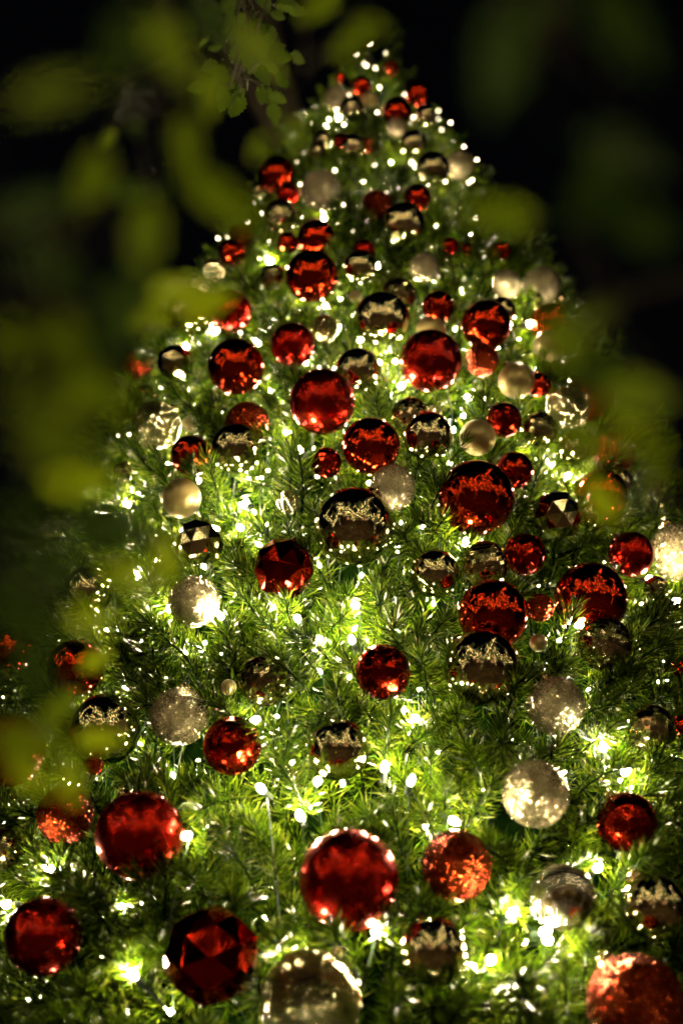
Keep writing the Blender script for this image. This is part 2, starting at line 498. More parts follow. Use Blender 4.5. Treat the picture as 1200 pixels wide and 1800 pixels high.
 ('SB', 988, 1577, 58, 'silvery gold banded mirror ball near the bottom'),
 ('GM', 1147, 1594, 59, 'gold mirror bauble beside the silvery banded mirror ball'),
 ('RS', 77, 1646, 68, 'satin red bauble low down near the frame edge'),
 ('RF', 371, 1679, 85, 'large dark faceted red ornament near the bottom'),
 ('GM', 762, 1672, 60, 'dark gold mirror bauble below the orange-red glitter one'),
 ('GC', 546, 1760, 90, 'large pale gold crackle bauble cut off by the bottom'),
 ('RG', 1117, 1766, 88, 'large orange-red glitter bauble cut off at the bottom'),
]
BA = []        # [centre, radius, kind, label, x, y]
for kind, px, py, rp, label in B:
    r = rp * 2.7 / FPX
    for _ in range(3):
        z = on_tree(px, py, (0.95 if kind in ('GF', 'RF') else 0.62) * r + 0.01)
        r = rp * z / FPX
    BA.append([z, rp, kind, label, px, py])
for it in range(60):            # where two would touch, the higher one sits deeper in the branches
    moved = False
    P = [at(b[4], b[5], b[0]) for b in BA]
    for i in range(len(BA)):
        for j in range(i + 1, len(BA)):
            ri, rj = BA[i][1] * BA[i][0] / FPX, BA[j][1] * BA[j][0] / FPX
            if (P[i] - P[j]).length < (ri + rj) * 0.985:
                k = i if BA[i][5] < BA[j][5] else j
                BA[k][0] += 0.012; moved = True
    if not moved: break
for b in BA:
    z, rp = b[0], b[1]
    b[0] = at(b[4], b[5], z); b[1] = rp * z / FPX
BC = np.array([b[0] for b in BA]); BR = np.array([b[1] for b in BA])

def uv_sphere(seg=56, rings=28):
    bm = bmesh.new()
    bmesh.ops.create_uvsphere(bm, u_segments=seg, v_segments=rings, radius=1.0)
    for f in bm.faces: f.smooth = True
    me = bpy.data.meshes.new('ball'); bm.to_mesh(me); bm.free()
    return me
SPH = uv_sphere()
BALL = {}
for k in ('RM', 'GM', 'RS', 'GP', 'GG', 'RG', 'GC', 'grout_gold', 'grout_red'):
    me = SPH.copy(); me.materials.append(M[k]); BALL[k] = me
def facet_mesh():
    bm = bmesh.new()
    bmesh.ops.create_icosphere(bm, subdivisions=1, radius=1.0)
    iv = [v.co.normalized() for v in bm.verts]
    fc = [f.calc_center_median().normalized() for f in bm.faces]
    tri = []
    bm.faces.ensure_lookup_table()
    for e in bm.edges:
        a, b = e.verts[0].index, e.verts[1].index
        f1, f2 = e.link_faces[0].index, e.link_faces[1].index
        tri += [(a, 12 + f1, 12 + f2), (b, 12 + f1, 12 + f2)]
    bm.free()
    bm = bmesh.new()
    vs = [bm.verts.new(v) for v in iv] + [bm.verts.new(c * 0.965) for c in fc]
    for t in tri: bm.faces.new([vs[i] for i in t])
    bm.normal_update()
    for f in bm.faces:
        if f.normal.dot(f.calc_center_median()) < 0: f.normal_flip()
    bmesh.ops.bevel(bm, geom=list(bm.edges), offset=0.018, segments=1, affect='EDGES')
    me = bpy.data.meshes.new('ball'); bm.to_mesh(me); bm.free()
    return me
FAC = facet_mesh()
for k in ('GF', 'RF'):
    me = FAC.copy(); me.materials.append(M[k]); BALL[k] = me
# cap with a crimped rim, and a wire loop
pr = []
for i in range(24):
    pass
cvs, cfs = lathe([(0.22, 0.94), (0.235, 0.97), (0.22, 1.0), (0.20, 1.12), (0.17, 1.16), (0.05, 1.17)], 20)
cvs = [Vector(v) for v in cvs]
for i in range(20):
    if i % 2: cvs[i] = cvs[i] * 1.0 + Vector((cvs[i].x, cvs[i].y, 0)) * 0.12
CAP = mesh_from('cap', cvs, cfs); CAP.materials.append(M['cap'])
lv, lf = tube([(0.10 * math.cos(t), 0, 1.24 + 0.11 * math.sin(t)) for t in np.linspace(-1.4, 2 * math.pi - 1.75, 14)], [0.014] * 14, 5)
LOOP = mesh_from('hanging_loop', lv, lf, True); LOOP.materials.append(M['cap'])

# rows of tiles as (from latitude, to latitude, count): fine squares all over, or wide wedges round both ends with a band of small squares
FINE = [(-90 + 180 / 17 * i, -90 + 180 / 17 * (i + 1), max(6, int(round(29 * math.cos(math.radians(-90 + 180 / 17 * (i + 0.5))))))) for i in range(17)]
WIDE = [(-90, -68, 9), (-68, -38, 11), (-38, -17, 15), (-17, -6, 28), (-6, 6, 28), (6, 17, 28), (17, 38, 15), (38, 68, 11), (68, 90, 9)]
TILE_CACHE = {}
def tile_mesh(lat0, lat1, dlon, m, rr=1.0):
    key = (round(lat0, 3), round(lat1, 3), round(dlon, 3), m)
    if key in TILE_CACHE: return TILE_CACHE[key]
    g_ = 0.010
    def p(la, lo, r): return Vector((math.cos(la) * math.cos(lo), math.cos(la) * math.sin(lo), math.sin(la))) * r
    la, lb = lat0 + g_, lat1 - g_
    q = []
    for (a, s) in ((la, -1), (la, 1), (lb, 1), (lb, -1)):
        lo = s * max(dlon / 2 - g_ / max(math.cos(a), 0.12), 0.0)
        q.append(p(a, lo, 1.0))
    n = (q[1] - q[0]).cross(q[3] - q[0]).normalized()
    c = sum(q, Vector()) / 4
    top = [v + n * 0.012 for v in q]
    top2 = [t + (c - v).normalized() * 0.010 + n * 0.004 for t, v in zip(top, q)]
    bot = [v - n * 0.03 for v in q]
    vs = bot + top + top2
    fs = [(8, 9, 10, 11)]
    for a in range(4):
        b = (a + 1) % 4
        fs += [(a, b, 4 + b, 4 + a), (4 + a, 4 + b, 8 + b, 8 + a)]
    me = mesh_from('mirror_tile', vs, fs); me.materials.append(M[m])
    TILE_CACHE[key] = me
    return me
def mirror_ball(root, r, rot, lats, tmat, gmat, joined):
    core = link('core', BALL[gmat], root); core.scale = (r * 0.985,) * 3; core.rotation_quaternion = rot
    core.rotation_mode = 'QUATERNION'
    parts = []
    for i, (a0, a1, n) in enumerate(lats):
        l0, l1 = math.radians(a0), math.radians(a1)
        me = tile_mesh(l0, l1, 2 * math.pi / n, tmat)
        for k in range(n):
            q = Quaternion((0, 0, 1), 2 * math.pi * (k + 0.37 * i) / n) @ Quaternion((random.random() - .5, random.random() - .5, random.random() - .5), 0.035 * random.uniform(-1, 1))
            if joined:
                mt = q.to_matrix()
                parts.append(([mt @ v.co for v in me.vertices], [tuple(p.vertices) for p in me.polygons]))
            else:
                t = link('mirror_tile', me, root)
                t.rotation_mode = 'QUATERNION'; t.rotation_quaternion = rot @ q
                t.scale = (r,) * 3
    if joined:
        v, f = merge(parts)
        t = link('mirror_tiles', mesh_from('mirror_tiles', v, f), root, M[tmat])
        t['kind'] = 'stuff'
        t.rotation_mode = 'QUATERNION'; t.rotation_quaternion = rot; t.scale = (r,) * 3

GROUPS = {'RM': 'shiny red baubles on the tree', 'GM': 'shiny gold baubles on the tree', 'RS': 'satin red baubles on the tree',
          'GP': 'pearl gold baubles on the tree', 'GG': 'gold glitter baubles on the tree', 'RG': 'red glitter baubles on the tree',
          'GC': 'gold crackle baubles on the tree', 'GF': 'faceted ornaments on the tree', 'RF': 'faceted ornaments on the tree'}
NAMES = {'RM': 'mirror_bauble', 'GM': 'mirror_bauble', 'RS': 'satin_bauble', 'GP': 'pearl_bauble', 'GG': 'glitter_bauble',
         'RG': 'glitter_bauble', 'GC': 'crackle_bauble', 'GF': 'faceted_ornament', 'RF': 'faceted_ornament'}
for c, r, kind, label, px, py in BA:
    th = math.atan2(c.y - AY, c.x - AX)
    out = Vector((math.cos(th), math.sin(th), 0))
    side = Vector((-math.sin(th), math.cos(th), 0))
    up = (Vector((0, 0, 1)) * 0.75 - out * random.uniform(-0.05, 0.8) + side * random.uniform(-0.5, 0.5)).normalized()
    rot = up.to_track_quat('Z', 'Y')
    if kind in NAMES:
        root = empty(NAMES[kind], c, label, 'ornament' if kind in ('GF', 'RF') else 'bauble', GROUPS[kind])
        b = link('ball', BALL[kind], root)
        b.scale = (r * 1.04 if kind in ('GF', 'RF') else r,) * 3
        b.rotation_mode = 'QUATERNION'
        b.rotation_quaternion = rot @ Quaternion((0, 0, 1), random.random() * 6.28) if kind not in ('GF', 'RF') else ((CAM - c).normalized() + side * random.uniform(-.35, .35) + Vector((0, 0, random.uniform(.45, .75)))).to_track_quat('Z', 'Y') @ Quaternion((0, 0, 1), random.random() * 6.28)
    else:
        root = empty('mirror_ball_ornament', c, label, 'mirror ball', 'mirror ball ornaments on the tree')
        tocam = (CAM - c).normalized()
        if kind in ('RD', 'RB'):
            ax = (tocam + side * random.uniform(-0.5, 0.5) + Vector((0, 0, random.uniform(-0.6, 0.2)))).normalized()
        else:
            ax = (tocam * (0.9 if kind in ('GB', 'SB') else 0.35) + side * random.uniform(-0.5, 0.5) + Vector((0, 0, -0.7 if kind in ('GB', 'SB') else 0.8))).normalized()
        rq = ax.to_track_quat('Z', 'Y')
        red = kind[0] == 'R'
        big = kind[1] == 'B' or kind == 'RD'
        mirror_ball(root, r, rq, WIDE if big else FINE, 'red_tile' if red else ('silver_tile' if kind == 'SB' else 'gold_tile'), 'grout_red' if red else 'grout_gold', not big)
    for nm, me in (('cap', CAP), ('hanging_loop', LOOP)):
        o = link(nm, me, root)
        o.scale = (r,) * 3
        o.rotation_mode = 'QUATERNION'; o.rotation_quaternion = rot

# ------------------------------------------------------------------ needle sprays
def spray(seed, n=218, wide=1.0):
    rg = np.random.default_rng(seed)
    L = rg.uniform(0.085, 0.125)
    V, F, T = [], [], []
    bend = rg.uniform(-0.25, 0.25, 2)
    def axis(t): return np.array([bend[0] * L * t * t, bend[1] * L * t * t, L * t])
    for i in range(n):
        t = 0.04 + 0.96 * (i + 0.5) / n
        az = i * 2.39996 + rg.normal(0, 0.35)
        open_ = math.radians(rg.normal(62 - 38 * t ** 2.2, 11))
        d = np.array([math.sin(open_) * math.cos(az), math.sin(open_) * math.sin(az), math.cos(open_)])
        ln = rg.uniform(0.034, 0.056) * (1.0 if t < 0.85 else 0.85)
        b = axis(t)
        fwd = np.array([bend[0] * 2 * t, bend[1] * 2 * t, 1.0])
        curl = fwd * rg.uniform(0.0, 0.30) + rg.normal(0, 0.10, 3)
        m_ = b + d * ln * 0.52
        d2 = d + curl; d2 /= np.linalg.norm(d2)
        e = m_ + d2 * ln * 0.48
        w = np.cross(d, rg.normal(0, 1, 3)); w /= np.linalg.norm(w)
        hw = rg.uniform(0.00085, 0.0012) * wide
        V += [b, m_ + w * hw, e, m_ - w * hw]
        tn = rg.beta(1.1, 1.5)
        T += [tn * 0.8, tn, min(1.0, tn * 1.15 + 0.05), tn]
    return np.array(V), np.array(T), L, bend
NV = 12
SPR = [spray(100 + i) for i in range(NV)] + [spray(200 + i, 115, 2.0) for i in range(6)]     # outer sprays, then coarser inner ones
def spray_faces(count):
    return np.arange(count)[:, None] * 4 + np.array([[0, 1, 2, 3]])
def build_needles(name, V, T, extra=None):
    count = len(V) // 4
    loops = spray_faces(count).ravel()
    starts = np.arange(count) * 4
    nv = len(V)
    if extra is not None:
        ev, ef = extra
        V = np.concatenate([V, ev]); T = np.concatenate([T, np.full(len(ev), 0.05)])
        starts = np.concatenate([starts, len(loops) + np.arange(len(ef)) * 4])
        loops = np.concatenate([loops, (ef + nv).ravel()])
    me = bpy.data.meshes.new(name)
    me.vertices.add(len(V)); me.vertices.foreach_set('co', V.astype(np.float32).ravel())
    me.loops.add(len(loops)); me.loops.foreach_set('vertex_index', loops.astype(np.int32))
    me.polygons.add(len(starts)); me.polygons.foreach_set('loop_start', starts.astype(np.int32))
    me.update(calc_edges=True)
    a = me.attributes.new('tint', 'FLOAT', 'POINT'); a.data.foreach_set('value', T.astype(np.float32))
    me.materials.append(M['needle'])
    return me
def stem_of(s):
    V, T, L, bend = SPR[s]
    pts = [(bend[0] * L * t * t, bend[1] * L * t * t, L * t) for t in (-0.25, 0.2, 0.6, 0.97)]
    v, f = tube(pts, [0.0024, 0.0022, 0.0018, 0.001], 4, False)
    return np.array([tuple(x) for x in v]), np.array(f)
STEMS = [stem_of(i) for i in range(NV + 6)]
SPRAY_ME = [build_needles('branch', SPR[i][0], SPR[i][1], STEMS[i]) for i in range(NV)]

camv = np.array(CAM)
BOUGH = []
for _ in range(9000):
    bh = random.uniform(0.5, H); bt = math.radians(random.uniform(-205, 25))
    if random.random() > R(bh) / R(0.5): continue
    bp = np.array(surf(bh, bt))
    if not BOUGH or np.min(np.linalg.norm(np.array(BOUGH) - bp, axis=1)) > 0.112: BOUGH.append(bp)
BOUGH = np.array(BOUGH)
print('boughs', len(BOUGH))
placed = []           # (matrix 4x4, variant, projected importance)
def try_spray(h, th, depth, inner=False):
    n = normal_at(h, th)
    tang = Vector((-math.sin(th), math.cos(th), 0)); upt = n.cross(tang)
    a = random.random() * 6.283; s = random.uniform(0.05, 0.8)
    sp = np.array(surf(h, th)); dv = BOUGH - sp; bi = int(np.argmin((dv * dv).sum(1)))
    off = Vector(-dv[bi]); q_ = min(off.length / 0.10, 1.2)
    lift = 0.065 * (1 - q_ * q_)
    if not inner: depth += lift - 0.020
    d = (n + off * (6.5 if not inner else 2.0) + (tang * math.cos(a) + upt * math.sin(a)) * s * 0.6 + Vector((0, 0, -0.05))).normalized()
    v = NV + random.randrange(6) if inner else random.randrange(NV)
    sc = random.uniform(0.74, 1.06) * (1.0 - 0.48 * max(0.0, (h - 3.7) / 1.6))
    L = SPR[v][2] * sc
    root = surf(h, th, depth)
    R_ = root; tip = root + d * (L + 0.02)
    pts = np.array([R_ + (tip - R_) * t for t in (0.1, 0.4, 0.7, 1.0)])
    dist = np.linalg.norm(pts[:, None, :] - BC[None], axis=2)
    if (dist < BR[None] * 0.97 + 0.008).any(): return False
    # keep most tips from growing across the face of a bauble
    tv_ = np.array(tip) - camv; tl = np.linalg.norm(tv_); bv = BC - camv; bl = np.linalg.norm(bv, axis=1)
    cosang = (bv @ tv_) / (bl * tl)
    ang = np.arccos(np.clip(cosang, -1, 1)); br = np.arcsin(BR / bl)
    hit = (ang < br * 0.92 + 0.004) & (tl < bl + 0.01)
    if hit.any() and random.random() < 0.90: return False
    rot = d.to_track_quat('Z', 'Y') @ Quaternion((0, 0, 1), random.random() * 6.283)
    mt = Matrix.Translation(root) @ rot.to_matrix().to_4x4() @ Matrix.Scale(sc, 4)
    p = tip - CAM
    dep = p.dot(FWD); x = 600 + FPX * p.x / dep; y = 900 - FPX * p.dot(UP) / dep
    inside = 0 < x < 1200 and 0 < y < 1800
    facing = n.dot((CAM - tip).normalized())
    placed.append((mt, v, (sc / dep * (0.4 + facing) + depth) if inside and facing > 0.15 and not inner else -1))
    return True
h = 0.45
while h < H + 0.02:
    r = max(R(h), 0.03)
    lowzone = h < 1.78
    step = 0.125 if lowzone else 0.0555
    nth = int(2 * math.pi * r * (230 / 360) / step) + 1
    for k in range(nth):
        ph = -115 + 230 * (k + random.random()) / nth
        th = math.radians(-90 + ph)
        if abs(ph) > 84 and random.random() < 0.6: continue
        hh = min(h + random.uniform(-0.5, 0.5) * step, H + 0.01)
        for tr in range(4):
            if try_spray(hh, th, random.uniform(-0.10, -0.05) - 0.03 * max(0.0, (h - 3.7) / 1.6)): break
            hh = min(h + random.uniform(-0.6, 0.6) * step, H + 0.01)
        if not lowzone:
            try_spray(hh + random.uniform(-.03, .03), th + random.uniform(-.03, .03) / r, random.uniform(-0.15, -0.115), True)
    h += step * 0.92
for k in range(10):
    try_spray(H - 0.02 * k, random.random() * 6.28, -0.03)
order = sorted(range(len(placed)), key=lambda i: -placed[i][2])
singles = set(order[:300])
VV, TT, EV, EF = [], [], [], []
eo = 0
inv_tree = Vector((AX, AY, 0))
for i, (mt, v, imp) in enumerate(placed):
    if i in singles:
        o = link('branch', SPRAY_ME[v], tree)
        o.matrix_local = Matrix.Translation(-inv_tree) @ mt
        continue
    A = np.array(mt)
    P = SPR[v][0] @ A[:3, :3].T + A[:3, 3]
    T = SPR[v][1]
    c = A[:3, 3]
    near = np.linalg.norm(BC - c, axis=1) < BR + 0.22
    if near.any():
        tips = P.reshape(-1, 4, 3)[:, [1, 2]]
        keep = np.ones(len(tips), bool)
        for cc, rr in zip(BC[near], BR[near]):
            keep &= (np.linalg.norm(tips - cc, axis=2) > rr * 1.0).all(axis=1)
        P = P.reshape(-1, 4, 3)[keep].reshape(-1, 3); T = T.reshape(-1, 4)[keep].ravel()
    VV.append(P); TT.append(np.clip(T + rng.normal(0, 0.06), 0, 1))
    ev = STEMS[v][0] @ A[:3, :3].T + A[:3, 3]
    EV.append(ev); EF.append(STEMS[v][1] + eo); eo += len(ev)
VV = np.concatenate(VV) - np.array(inv_tree)
me = build_needles('needle_sprays', VV, np.concatenate(TT), (np.concatenate(EV) - np.array(inv_tree), np.concatenate(EF)))
ns = link('needle_sprays', me, tree); ns['kind'] = 'stuff'
print('sprays', len(placed), 'needles', len(VV) // 4)

# ------------------------------------------------------------------ light strings
def bulb_mesh(r, ln, m='bulb'):
    v, f = lathe([(r * 0.6, 0), (r, ln * 0.35), (r * 0.85, ln * 0.7), (r * 0.35, ln)], 6)
    me = mesh_from('bulb', v, f, True); me.materials.append(M[m]); return me
BULB_BIG = bulb_mesh(0.0058, 0.017)
sv = [(0.0042, 0, 0.006), (-0.0042, 0, 0.006), (0, 0.0042, 0.006), (0, -0.0042, 0.006), (0, 0, 0.013), (0, 0, 0)]
BULB_SMALL = mesh_from('bulb', sv, [(0,2,4),(2,1,4),(1,3,4),(3,0,4),(2,0,5),(1,2,5),(3,1,5),(0,3,5)]); BULB_SMALL.materials.append(M['mini'])
BULB_DIM = mesh_from('bulb', [tuple(c * 0.55 for c in v) for v in sv], [(0,2,4),(2,1,4),(1,3,4),(3,0,4),(2,0,5),(1,2,5),(3,1,5),(0,3,5)]); BULB_DIM.materials.append(M['dim'])
SHOWN = [(183,905),(231,890),(433,888),(425,930),(629,1066),(303,1072),(392,1088),(465,1392),(500,1692),(700,680),(992,843),
         (893,1610),(333,1466),(1136,1018),(245,1018),(337,562),(333,612),(440,1270),(675,1358),(95,1532),(555,1375),(735,1265),
         (925,572),(1010,1100),(470,458),(620,1130),(525,1090),(815,960),(560,1130),(1180,1060),(660,640),(530,795),
         (850,900),(720,1380),(1090,1360),(240,1720),(860,1690),(660,1640),(950,1640),(20,1590),(1060,1320),(530,1440),(790,1440),(958,1652),(1046,1528)]  # the last pair is added to brighten the silvery banded mirror ball
STRINGS = 10
ORD = ['topmost', 'second', 'third', 'fourth', 'fifth', 'sixth', 'seventh', 'eighth', 'ninth', 'lowest']
edges_h = [H - 0.02, 4.95, 4.62, 4.28, 3.92, 3.55, 3.18, 2.80, 2.42, 2.02, 1.35]
extra = [[] for _ in range(STRINGS)]
glow = [[] for _ in range(STRINGS)]
for (px, py) in [(350,850),(450,905),(560,1000),(620,1110),(330,1150),(480,1070),(250,1130),(700,1110),(560,840),(420,1010),
                 (520,1130),(290,930),(250,870),(740,930),(700,960),(470,830),(460,960),(190,1110),
                 (540,640),(480,690),(620,760),(690,700),(570,540),(630,600),(450,600),(820,700),(790,820),(330,690)]:
    p = at(px, py, on_tree(px, py, -0.05))
    for i in range(STRINGS):
        if ([5.28, 4.95, 4.62, 4.28, 3.92, 3.55, 3.18, 2.80, 2.42, 2.02, 1.35][i + 1] <= p.z < [9, 4.95, 4.62, 4.28, 3.92, 3.55, 3.18, 2.80, 2.42, 2.02, 1.35][i]): glow[i].append(p)
for (px, py) in SHOWN:
    z = on_tree(px, py, 0.015)
    p = at(px, py, z)
    for i in range(STRINGS):
        if edges_h[i + 1] <= p.z < edges_h[i] or (i == 0 and p.z >= edges_h[0]): extra[i].append(p)
nb = 0
for i in range(STRINGS):
    h1, h0 = edges_h[i], edges_h[i + 1]
    rm = R((h0 + h1) / 2)
    dens = (130, 125, 122, 124, 124, 124, 114, 92, 66, 52)[i]
    count = int(math.pi * rm * 1.15 * (h1 - h0) * dens) + (5 if i else -4)
    pts = []
    for k in range(count):
        for tr in range(8):
            th = math.radians(-90 - 104 + 208 * (k + random.random()) / count)
            hh = h0 + (h1 - h0) * ((k * 0.618034 + random.uniform(-.08, .08)) % 1.0)
            dim = random.random() < (0.84, 0.76, 0.58, 0.46, 0.36, 0.32, 0.32, 0.36, 0.42, 0.48)[i]
            p = surf(hh, th, random.uniform(-0.04, 0.02) if dim else random.uniform(-0.125, -0.05))
            if th > math.radians(-78) and hh < 3.1 and random.random() < 0.3: continue
            if (np.linalg.norm(BC - np.array(p), axis=1) > BR + 0.018).all(): break
        else: continue
        pts.append((p, 2 if dim else 0))
    for p in extra[i]:
        pts.append((p, 1))
    for p in glow[i]:
        if (np.linalg.norm(BC - np.array(p), axis=1) > BR + 0.012).all(): pts.append((p, 0))
    pts.sort(key=lambda q: math.atan2(q[0].x - AX, -(q[0].y - AY)))
    root = empty('light_string', (AX, AY, h0), '%s string of warm white bulbs counting down from the treetop' % ORD[i] if i not in (0, 9) else
                 ('topmost string of warm white bulbs around the treetop' if i == 0 else 'lowest string of warm white bulbs around the wide bottom needles'),
                 'light string', 'light strings wound round the tree')
    path = []; sockets = []
    base = Vector((AX, AY, h0))
    for p, shown in pts:
        th = math.atan2(p.y - AY, p.x - AX)
        nrm = normal_at(p.z, th)
        big = shown == 1 or (shown == 0 and random.random() < 0.05)
        d = (nrm + Vector((random.uniform(-.8, .8), random.uniform(-.8, .8), random.uniform(-.8, .8)))).normalized()
        o = link('bulb', BULB_BIG if big else (BULB_DIM if shown == 2 else BULB_SMALL), root)
        o.location = p - base
        o.rotation_mode = 'QUATERNION'; o.rotation_quaternion = d.to_track_quat('Z', 'Y')
        nb += 1
        if big: sockets.append(tube([p - base - d * 0.016, p - base + d * 0.002], [0.0050, 0.0056], 7))
        q = p - base
        if path:
            a = path[-1]
            mid = (a + q) / 2
            mw = mid + base
            tm = math.atan2(mw.y - AY, mw.x - AX)
            rad = max(R(mw.z) - (0.085 if random.random() < 0.8 else 0.0), 0.02)
            path.append(Vector((rad * math.cos(tm), rad * math.sin(tm), mid.z - 0.01)))
        path.append(q - d * 0.006)
    v, f = merge([tube(path, [0.0016] * len(path), 4)] + sockets)
    link('wire', mesh_from('wire', v, f), root, M['wire'])
print('bulbs', nb)

# ------------------------------------------------------------------ leaves close to the camera
def leaf_mesh(name, m, toothed=False, width=0.5, cup=0.12, curl=0.15):
    """a leaf of unit length along +Y from its petiole, folded a little along the midrib"""
    n = 11 if toothed else 9
    vs, fs = [], []
    for i in range(n + 1):
        t = i / n
        w = width * 0.5 * (math.sin(math.pi * min(1, t ** 0.78)) ** 0.85)
        if toothed: w *= 1.0 + (0.30 if i % 2 else -0.16)
        z = -curl * t * t
        vs += [(-w, t, z + cup * w), (0, t, z), (w, t, z + cup * w)]
    for i in range(n):
        o = i * 3
        fs += [(o, o + 1, o + 4, o + 3), (o + 1, o + 2, o + 5, o + 4)]
    pv, pf = tube([(0, -0.28, 0.02), (0, -0.1, 0.0), (0, 0.1, -0.004)], [0.012, 0.012, 0.008], 4)
    o = len(vs); vs += [tuple(v) for v in pv]; fs += [tuple(i + o for i in q) for q in pf]
    me = mesh_from(name, vs, fs, True); me.materials.append(M[m])
    return me
LEAF = [leaf_mesh('leaf', 'leaf', False, w, c, k) for w, c, k in ((0.42, 0.25, 0.10), (0.46, 0.15, 0.25), (0.38, 0.35, -0.12))]
LEAFD = [leaf_mesh('leaf', 'leafd', False, w, c, k) for w, c, k in ((0.50, 0.25, 0.10), (0.52, 0.15, 0.25), (0.44, 0.35, -0.12))]
LEAFB = [leaf_mesh('leaf', 'leafb', False, w, c, k) for w, c, k in ((0.44, 0.25, 0.10), (0.48, 0.15, 0.25), (0.40, 0.35, -0.12))]
LEAFT = [leaf_mesh('leaf', 'leaf2', True, w, c, k) for w, c, k in ((0.62, 0.3, 0.15), (0.70, 0.2, 0.3), (0.58, 0.4, -0.2))]
def put_leaf(root, base_loc, px, py, z, length_px, angle, meshes, tilt=None):
    """leaf centred on a point of the photograph at its own distance; angle is where its tip points, 0 = up, 90 = to the right"""
    L = length_px * (0.82 if z > 1.5 else 0.72) * z / FPX
    a = math.radians(angle)
    tipdir = (Vector((1, 0, 0)) * math.sin(a) + UP * math.cos(a) + FWD * random.uniform(-0.35, 0.35)).normalized()
    nrm = -FWD + Vector((random.uniform(-.5, .5), 0, random.uniform(-.5, .5))) * (1 if tilt is None else tilt)
    xdir = tipdir.cross(nrm).normalized(); nrm = xdir.cross(tipdir).normalized()
    c = at(px, py, z) - tipdir * L * 0.5
    o = link('leaf', random.choice(meshes), root)
    mt = Matrix((xdir, tipdir, nrm)).transposed().to_4x4()
    o.matrix_local = Matrix.Translation(c - base_loc) @ mt @ Matrix.Scale(L, 4)
    return c - tipdir * L * 0.28
def branch_thing(label, start, leaves, meshes, thick, group, name='leafy_branch', tilt=None, far=1.42):
    """start: off-frame point (x, y, z); leaves: (x, y, depth, length, angle)"""
    s = at(start[0], start[1], start[2] * (far if group else 1))
    root = empty(name, s, label, 'branch', group)
    ends = []
    for (px, py, z, ln, ang) in leaves:
        ends.append(put_leaf(root, s, px, py, z * (far if group and z < 0.8 else 1), ln, ang, meshes, tilt))
    parts = []
    # main stem runs through the mean of the leaf bases, side twigs reach each leaf
    ends_s = sorted(ends, key=lambda e: (e - s).length)
    k = max(3, len(ends_s) // 3)
    knots = [s]
    for i in range(0, len(ends_s), k):
        grp = ends_s[i:i + k]
        knots.append(sum(grp, Vector()) / len(grp))
    parts.append(tube([p - s for p in knots], [thick * (1 - 0.75 * i / max(1, len(knots) - 1)) for i in range(len(knots))], 6))
    for e in ends:
        best = min(((e - (knots[i] + (knots[i + 1] - knots[i]) * t)).length, i, t) for i in range(len(knots) - 1) for t in (0, .25, .5, .75, 1))
        _, i, t = best
        q = knots[i] + (knots[i + 1] - knots[i]) * t
        if (q - e).length > 0.003:
            mid = (q + e) / 2 + Vector((0, 0, 0.08)) * (q - e).length
            parts.append(tube([q - s, mid - s, e - s], [thick * 0.35, thick * 0.28, thick * 0.2], 5))
    v, f = merge(parts)
    link('twig', mesh_from('twig', v, f, True), root, M['twig'])
    return root
GB_ = 'out of focus leafy branches close to the camera'
branch_thing('blurred olive leaves hanging beside the toothed-leaf branch at the top', (230, -160, 0.62), [
    (455, 85, .62, 190, 128), (372, 165, .62, 150, 185), (326, 265, .50, 190, 175), (392, 352, .50, 230, 128),
    (300, 90, .48, 250, 150), (380, 40, .55, 200, 140), (215, 90, .40, 220, 190),
    (190, 243, 1.25, 62, 215), (238, 224, 1.15, 66, 160), (228, 335, .72, 130, 95), (287, 330, 1.0, 50, 30),
    (160, 320, .45, 190, 200)], LEAF + LEAF + LEAFD, .003, GB_)
branch_thing('blurred dim green leaves filling the frame edge left of the treetop', (-120, 380, 0.48), [
    (255, 425, .45, 230, 185), (215, 560, .42, 280, 200), (95, 470, .40, 230, 120), (130, 610, .42, 190, 160),
    (60, 360, .42, 220, 60), (40, 600, .36, 240, 100), (100, 160, .36, 260, 70),
    (170, 690, .40, 200, 120), (110, 790, .38, 240, 100), (80, 720, .36, 260, 110)], LEAF + LEAFD, .003, GB_)
branch_thing('blurred bright yellow-green leaves over the gold baubles at the tree edge', (60, 520, 0.60), [
    (318, 505, .60, 170, 70), (360, 535, .66, 150, 75), (262, 560, .58, 130, 60)], LEAFB, .0025, GB_)
branch_thing('blurred leaves beside the edge bulbs halfway down the left', (-140, 960, 0.50), [
    (125, 850, .58, 190, 85), (200, 925, .42, 250, 90), (292, 985, .62, 130, 170), (90, 1000, .40, 220, 100),
    (230, 1010, .50, 150, 110), (50, 900, .38, 240, 60), (40, 1080, .42, 240, 120), (165, 1090, .50, 150, 100),
    (150, 690, .44, 150, 50), (60, 1180, .46, 180, 160)], LEAFB + LEAFD, .003, GB_)
branch_thing('blurred leaves crossing the gold mirror and orange glitter baubles low down', (-120, 1260, 0.55), [
    (105, 1245, .66, 130, 45), (55, 1305, .50, 230, 95), (178, 1300, .68, 125, 92), (125, 1375, .60, 120, 170),
    (60, 1365, .55, 150, 120), (170, 1160, .72, 90, 60)], LEAF + LEAFB, .003, GB_)
branch_thing('blurred thin leaves pointing at the tip of the tree', (540, -160, 0.80), [
    (648, 44, .80, 120, 95), (610, 80, .82, 110, 250), (560, 10, .7, 140, 230), (455, 262, .90, 95, 200), (515, 237, .88, 105, 160)], LEAF, .002, GB_)
branch_thing('large dim blurred leaves in the dark beside the treetop', (1000, -220, 0.42), [
    (870, 120, .37, 330, 195), (1090, 60, .36, 300, 140), (1100, 270, .38, 260, 110), (1050, 330, .40, 230, 210), (950, 20, .45, 160, 100)], LEAFD, .003, GB_)
